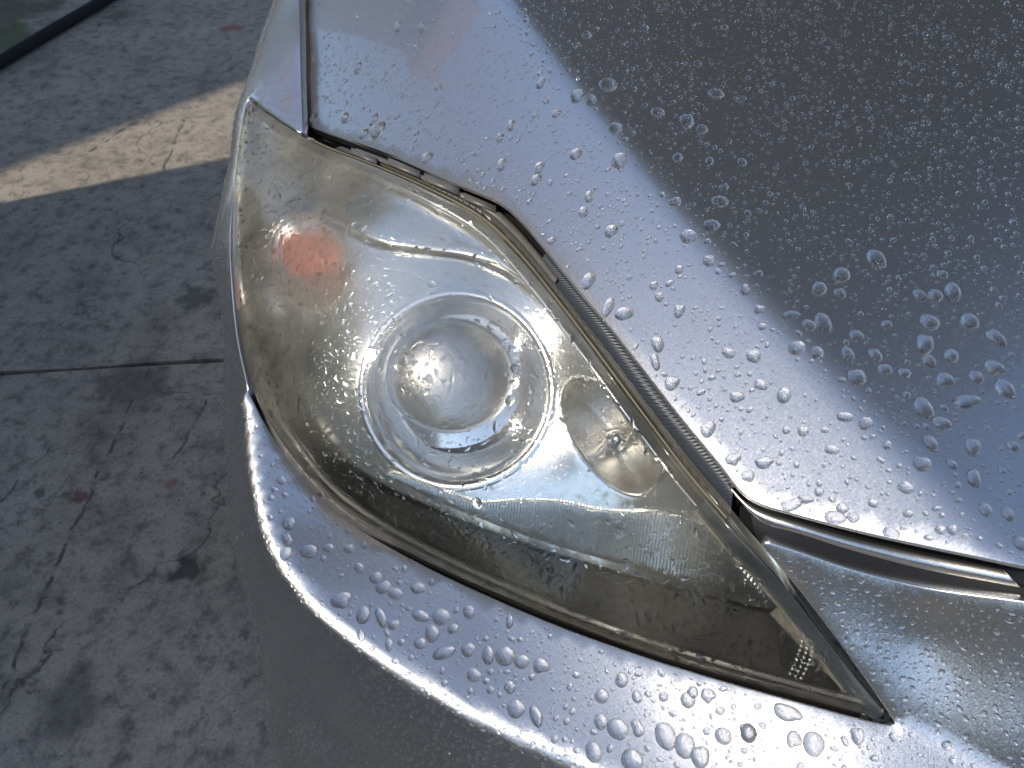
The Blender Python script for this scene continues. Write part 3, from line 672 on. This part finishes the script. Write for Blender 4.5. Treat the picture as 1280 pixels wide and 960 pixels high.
kd, nd = np.array([.717,.697]), np.array([-.697,.717]); b0 = np.array([-1.555,2.045]) - 3.33 * np.array([.8,.6])
fp = [b0 - 3 * kd, b0 + 2.7 * kd, b0 + 2.7 * kd + 1.6 * nd, b0 - 3 * kd + 1.6 * nd]
w3 = prism("shadow_block", fp, [3.97] * 4, WALLM); tag(w3, "unseen added block casting the far shadow on the concrete", "shadow_block")  # unseen block added to cast the upper edge of the sunlit strip
fo = [b0 - 3.1 * kd - .1 * nd, b0 + 2.8 * kd - .1 * nd, b0 + 2.8 * kd + 1.7 * nd, b0 - 3.1 * kd + 1.7 * nd]
fv = [(x, y, 3.98) for x, y in fo] + [(x, y, 4.35) for x, y in fo]
mesh_obj("reflection_band", fv, [(3, 2, 1, 0), (4, 5, 6, 7)] + [(i, (i + 1) % 4, 4 + (i + 1) % 4, 4 + i) for i in range(4)], simple("red_band", (0.35, 0.05, 0.04), 0.6), w3, False)  # red edge added for reddish reflections in the bodywork
w5 = box("reflection_house", -3.9, -3.1, 4.8, 6.5, 0, 4.0, simple("grey_wall", (0.13, 0.13, 0.14), 0.8)); tag(w5, "unseen grey house with a red roof edge, added for its reflection in the hood", "house")  # unseen, added and kept narrow for grey and red patches in the hood
box("roof", -4.0, -3.0, 4.65, 6.6, 4.003, 4.4, simple("red_roof", (0.40, 0.06, 0.05), 0.6), w5)
w4 = box("front_shade_wall", -1.2, 6, -3.2, -3.0, 0, 1.3, WALLM); tag(w4, "unseen added wall darkening what the bumper reflects", "wall")  # unseen, added to shade the ground ahead and dim the bumper cheek
w2 = box("house", -0.9, 7.0, 5.2, 11, 0, 16, MAIN); tag(w2, "unseen tall dark building, shaped for the dark reflection in the hood", "building")  # unseen; height, width and dark tone set by the hood's dark reflection

# ------------------------------------------------------------------ rain drops
def cap(nseg, rad, prof, irr, rnd):
    """one sessile drop of radius 1: rows of points from the rim to the top"""
    ph = [rnd.random() * 6.283 for _ in range(4)]; am = [irr * rnd.uniform(.3, 1) / k for k in (1, 1.3, 2, 3)]
    a = np.linspace(0, 2 * math.pi, nseg, endpoint=False)
    ro = 1 + sum(m * np.cos((k + 2) * a + p) for k, (m, p) in enumerate(zip(am, ph)))
    sx, sy = rnd.uniform(-.18, .18), rnd.uniform(-.18, .18)
    rows = [np.stack([ro * r * np.cos(a) + sx * (1 - r) * irr * 2, ro * r * np.sin(a) + sy * (1 - r) * irr * 2, np.full(nseg, h)], -1) for r, h in zip(rad, prof)]
    V = np.vstack(rows + [[[sx * irr * 2, sy * irr * 2, prof[-1] * 1.02 + .004]]]); F = []
    m = len(rad)
    for r in range(m - 1):
        for i in range(nseg): j = (i + 1) % nseg; F.append((r * nseg + i, r * nseg + j, (r + 1) * nseg + j, (r + 1) * nseg + i))
    F += [((m - 1) * nseg + i, (m - 1) * nseg + (i + 1) % nseg, len(V) - 1) for i in range(nseg)]
    return V, F
def profile(rad, ang=62.0):
    th = R(ang); rho = 1 / math.sin(th); return [math.sqrt(max(rho * rho - r * r, 0)) - rho * math.cos(th) for r in rad]
RB = [1.0, .975, .92, .83, .70, .54, .36, .18]
BIG = [cap(28, RB, profile(RB, random.Random(i).uniform(56, 74)), 0.02 + 0.13 * random.Random(i + 50).random() ** 1.5, random.Random(i)) for i in range(26)]
bigme = []
for i, (V, F) in enumerate(BIG):
    me = bpy.data.meshes.new("water_drop"); me.from_pydata([tuple(v) for v in V], [], F); me.materials.append(WATER)
    me.polygons.foreach_set('use_smooth', [True] * len(me.polygons)); me.update(); bigme.append(me)

# where drops sit: (surface function, normal function) by panel, outlines in the photograph's frame
hood_out = hood_poly
PLACES = {"hood": "silver hood", "bumper": "bumper ledge", "wing": "front wing", "lens": "headlight glass"}
def place(px, py, where):
    if where == "hood":
        P = hood_hit([px], [py])[0]; return P, hood_n(P[None, :2])[0]
    P = hit([px], [py], 0, h_bump)[0]; return P, N_B(to_pq(P))[0]
HD = """639,157,5,5 625,172,5,5 627,206,6,6 674,210,6,6 670,225,7,6 720,193,8,5 774,201,9,8 721,120,8,6 739,125,6,6 676,104,5,5 736,246,6,6 729,265,6,6 764,289,8,7
860,295,10,7 889,282,9,6 900,252,12,5 770,160,9,5 760,106,12,6 895,117,10,5 822,141,9,5 844,252,9,4 859,152,8,7 877,162,6,5 847,197,6,5 887,202,5,5 735,351,8,10 760,384,6,12 780,392,12,7 886,326,7,6
849,389,6,8 822,430,7,10 819,452,4,13 840,479,9,8 951,481,8,6 921,496,9,6 942,445,9,7 911,441,8,6 885,536,8,10 824,371,5,6 817,357,5,5 849,337,5,5 949,387,6,5 931,362,5,7 996,435,9,8 1029,404,9,11
1011,407,9,6 989,394,12,4 1096,324,8,10 1052,344,9,7 1024,361,8,7 1050,367,7,5 1157,431,8,10 1191,366,8,10 1169,370,8,6 1150,370,8,6 1162,403,11,7 1212,402,9,7 1245,422,8,8 1189,445,8,6 1161,451,7,6
1181,475,8,7 1242,460,9,7 1220,472,8,6 1257,486,7,9 1154,510,10,10 1207,502,15,5 1060,444,7,9 1071,472,10,8 1094,444,7,7 1070,420,7,6 1106,462,9,5 1021,441,7,7 1056,521,9,5 1082,529,7,7 1176,529,9,6
980,494,7,10 1163,554,7,8 1153,580,9,7 1216,559,8,8 1217,598,7,8 1040,562,8,5 1004,539,6,6 955,578,11,6 935,595,8,6 989,631,13,6 1044,647,12,7 1066,647,6,6 1053,635,6,6 1114,667,9,6 1175,662,5,5
1190,662,5,5 1232,637,6,6 1260,643,6,6 1275,679,6,6 916,574,8,7 1024,615,5,5 1007,624,9,4 472,162,9,7 467,149,5,5 431,147,5,5 455,167,7,4 534,197,8,4 497,34,4,5 527,35,4,5 447,85,4,5 392,148,6,3"""
BD = """361,654,7,8 359,675,5,8 357,692,6,8 386,689,10,7 436,686,6,5 449,710,5,7 426,750,11,9 454,769,7,10 476,772,5,13 470,722,8,6 479,734,9,7 494,742,9,6 522,735,9,6 526,770,13,5 551,771,10,9 540,792,8,9
525,804,7,6 586,765,6,8 555,816,14,6 585,812,8,7 610,819,6,11 631,820,11,10 652,827,9,7 486,806,4,7 451,795,4,7 492,781,7,5 566,786,6,6 592,844,8,7 637,777,4,8 676,832,8,9 645,886,10,9 670,895,6,12
777,850,6,9 752,870,7,8 772,911,12,10 797,910,6,10 832,920,10,15 856,932,10,13 742,940,8,11 790,950,11,11 875,946,10,10 904,920,9,8 885,869,7,8 860,875,8,8 637,859,6,7 751,902,7,8 796,871,5,7 866,865,6,6
936,917,8,9 984,891,16,7 935,915,8,9 992,924,6,10 1017,930,10,12 1072,920,6,8"""
taken = {k: [] for k in ("hood", "bumper", "wing", "lens")}   # 3-D centres and radii
n_big = 0
rnd = random.Random(11)
def drop_label(P, rx, ry, where):
    r = math.sqrt(rx * ry); e = max(rx, ry) / min(rx, ry); px, py = project(P)
    size = "big" if r > .0052 else "medium" if r > .0034 else "small"
    form = "elongated" if e > 1.7 else "oval" if e > 1.25 else "round"
    if where == "hood":
        d = float(dist_poly(P[None, :2], hp)[0]); x, y = P[0], P[1]
        dark = (HI[0] + HI[1] * x + HI[2] * y) < (HO[0] + HO[1] * x + HO[2] * y)
        if px > 1290 or py < -10: z = "on the outer part of the silver hood"
        elif dark: z = "on the dark hood face beyond the ridge" + (", towards the windscreen" if py < 200 else ", halfway along" if py < 400 else ", near the grille end")
        elif d < .018: z = "hugging the hood edge" + (" above the headlight corner" if px < 640 else " along the ribbed seal" if px < 900 else " above the black rubber strip")
        else: z = "on the bright hood slope" + (" near the wing gap" if px < 560 else " below the headlight's top curve" if py < 250 else " beside the ribbed seal" if py < 450 else " near the front corner")
    elif where == "bumper":
        z = "on the bumper cheek right of the headlight tip" if N_B(to_pq(P))[0][2] < .6 else "on the bumper ledge under the headlight" + ("'s rounded outer end" if px < 430 else ", along its middle" if px < 640 else ", towards its tip" if px < 900 else "'s pointed tip")
    elif where == "wing": z = "on the front wing behind the headlight" if py < 300 else "on the wing side below the headlight"
    else: z = "on the headlight glass" + (" over the round main reflector" if math.hypot(px - 570, py - 485) < 125 else " over the orange bulb" if math.hypot(px - 388, py - 330) < 65 else " over the upper chrome trim" if py < 330 else " above the dark lower wall" if py > 640 else " over the outer chrome" if px < 450 else " over the small inner reflector")
    return f"{size} {form} rain drop {z}"
def add_big(P, N, rx, ry, rot, where):
    """one countable drop"""
    global n_big
    o = bpy.data.objects.new("water_drop", bigme[rnd.randrange(len(bigme))]); COL.objects.link(o)
    y = UP - N * (UP @ N); y /= np.linalg.norm(y); x = np.cross(y, N)
    hs_ = math.sqrt(rx * ry) * rnd.uniform(.75, 1.0)
    M = Matrix(((x[0], y[0], N[0], P[0] - N[0] * 1.2e-4), (x[1], y[1], N[1], P[1] - N[1] * 1.2e-4), (x[2], y[2], N[2], P[2] - N[2] * 1.2e-4), (0, 0, 0, 1)))
    o.matrix_world = M @ Matrix.Rotation(rot, 4, 'Z') @ Matrix.Diagonal((rx, ry, hs_, 1)); n_big += 1
    tag(o, drop_label(P, rx, ry, where), "water drop",
        {"hood": "rain drops on the hood", "bumper": "rain drops on the bumper", "wing": "rain drops on the wing", "lens": "rain drops on the headlight glass"}[where])
    taken[where].append((*P, max(rx, ry)))
for txt, where in ((HD, "hood"), (BD, "bumper")):
    for q in txt.split():
        px, py, rx, ry = map(float, q.split(','))
        g_ = math.sqrt(rx * ry); k_ = (rx / ry) ** .35; rx, ry = g_ * k_, g_ / k_
        P, N = place(px, py, where); d = np.linalg.norm(P - CAM); v = (CAM - P) / d; c = max(.45, abs(N @ v))
        add_big(P, N, rx * d / FPX * 1.08, ry * d / FPX * 1.08 / max(c, .6), rnd.uniform(-.35, .35), where)

def clear(P, r, where, gap):
    t = np.array(taken[where]) if taken[where] else np.zeros((0, 4))
    return not len(t) or ((np.linalg.norm(t[:, :3] - P, axis=1) - t[:, 3]) > r + gap).all()
# candidate points, even over each panel
def candidates(where, n):
    if where == "hood":
        xy = np.stack([rng.uniform(-.32, .62, n), rng.uniform(.10, 1.05, n)], -1); xy = xy[in_poly(xy, hood_poly)]
        xy = xy[dist_poly(xy, hood_poly) > .003]; P = hood_s(xy); N = hood_n(xy)
    else:
        poly = {"bumper": bump_poly, "lens": lens_poly, "wing": np.vstack([wing_px, spline(np.vstack([wing_px[-1:], side, wing_px[:1]]), 90)[1:-1]])}[where]
        lo, hi = poly.min(0), poly.max(0); q = np.stack([rng.uniform(lo[0], hi[0], n), rng.uniform(lo[1], hi[1], n)], -1); q = q[in_poly(q, poly)]
        q = q[dist_poly(q, poly) > .003]; sf, nf = {'bumper': (S_B, N_B), 'wing': (S_W, N_W), 'lens': (surf, normal)}[where]; P = sf(q); N = nf(q)
    x, y = project(P); vis = (x > -160) & (x < 1440) & (y > -160) & (y < 1120) & (((CAM - P) * N).sum(1) > 0.02)
    return P[vis], N[vis]
# medium drops up to the limit of countable ones
for where, cnt, r0, r1 in (("hood", 55, .0026, .0042), ("bumper", 24, .0022, .0038), ("wing", 12, .0016, .0024), ("lens", 44, .0024, .0046)):
    P, N = candidates(where, 4000); k = 0
    for p, n_ in zip(P, N):
        if k >= cnt: break
        if where == "bumper" and n_[2] < .75: continue
        r = rnd.uniform(r0, r1)
        if clear(p, r, where, .002): add_big(p, n_, r * rnd.uniform(.8, 1.3), r * rnd.uniform(.8, 1.2), rnd.uniform(0, 3), where); k += 1
# the countless small ones: one mesh per panel
RS = [1.0, .86, .5]
SMALL = [cap(8, RS, profile(RS, random.Random(i).uniform(56, 74)), .14 * random.Random(i + 9).random(), random.Random(i)) for i in range(12)]
WET = [cap(11, RS, profile(RS, random.Random(i).uniform(35, 60)), .2 + .25 * random.Random(i + 9).random(), random.Random(i)) for i in range(16)]
def spray(where, n, pick, label):
    P, N = candidates(where, n); big = np.array(taken[where]) if taken[where] else np.zeros((0, 4))
    r = pick(P, N); keep = r > 0
    P, N, r = P[keep], N[keep], r[keep]
    order = np.argsort(-r); P, N, r = P[order], N[order], r[order]
    ok = np.ones(len(P), bool)
    for b in big: ok &= np.linalg.norm(P - b[:3], axis=1) > b[3] * 1.05 + r
    P, N, r = P[ok], N[ok], r[ok]
    cell = {}; sel = []
    for i in range(len(P)):
        c = tuple((P[i] / .006).astype(int)); hitit = False
        for dx in (-1, 0, 1):
            for dy in (-1, 0, 1):
                for dz in (-1, 0, 1):
                    for j in cell.get((c[0] + dx, c[1] + dy, c[2] + dz), ()):
                        if ((P[i] - P[j]) ** 2).sum() < (1.15 * (r[i] + r[j])) ** 2: hitit = True; break
                    if hitit: break
                if hitit: break
            if hitit: break
        if not hitit: cell.setdefault(c, []).append(i); sel.append(i)
    Vs, Fs, base = [], [], 0
    for i in sel:
        V, F = WET[i % len(WET)] if where == 'lens' else SMALL[i % len(SMALL)]; n_ = N[i]
        y = UP - n_ * (UP @ n_); y /= np.linalg.norm(y) + 1e-9; x = np.cross(y, n_); a = rng.uniform(0, 6.28); e = rng.uniform(.75, 1.3) if where != 'lens' else rng.uniform(.55, 1.0)
        X = x * math.cos(a) + y * math.sin(a); Y = -x * math.sin(a) + y * math.cos(a)
        Vs.append(P[i] - n_ * 4e-5 + r[i] * (V[:, :1] * X * e + V[:, 1:2] * Y / e + V[:, 2:] * n_)); Fs += [tuple(q + base for q in f) for f in F]; base += len(V)
    o = mesh_obj("small_drops", np.vstack(Vs), Fs, WATER); tag(o, label, "water drops", None, "stuff")
    print(where, "small drops", len(sel))
def pw(n, lo, hi, a=2.2): u = rng.random(n); return (lo ** (1 - a) + u * (hi ** (1 - a) - lo ** (1 - a))) ** (1 / (1 - a))
spray("hood", 52000, lambda P, N: np.where(rng.random(len(P)) < .45 + .55 * (.5 + .5 * np.sin(37 * P[:, 0] + 11 * P[:, 1]) * np.sin(29 * P[:, 1] - 17 * P[:, 0] + 1.3)), np.where(rng.random(len(P)) < .10, rng.uniform(.0013, .0028, len(P)), pw(len(P), .00055, .0018, 2.0)), 0), "countless small rain drops over the silver hood")
spray("bumper", 90000, lambda P, N: np.where(N[:, 2] > .72, np.where(rng.random(len(P)) < .12, rng.uniform(.0013, .0030, len(P)), pw(len(P), .0005, .0016, 2.0)), np.where(rng.random(len(P)) < .8, pw(len(P), .0009, .0026, 2.8), 0)), "fine rain drops over the bumper")
spray("wing", 110000, lambda P, N: pw(len(P), .00055, .0016, 2.2), "fine rain drops over the front wing")
spray("lens", 10000, lambda P, N: pw(len(P), .0005, .0030, 1.8), "small rain drops over the headlight glass")
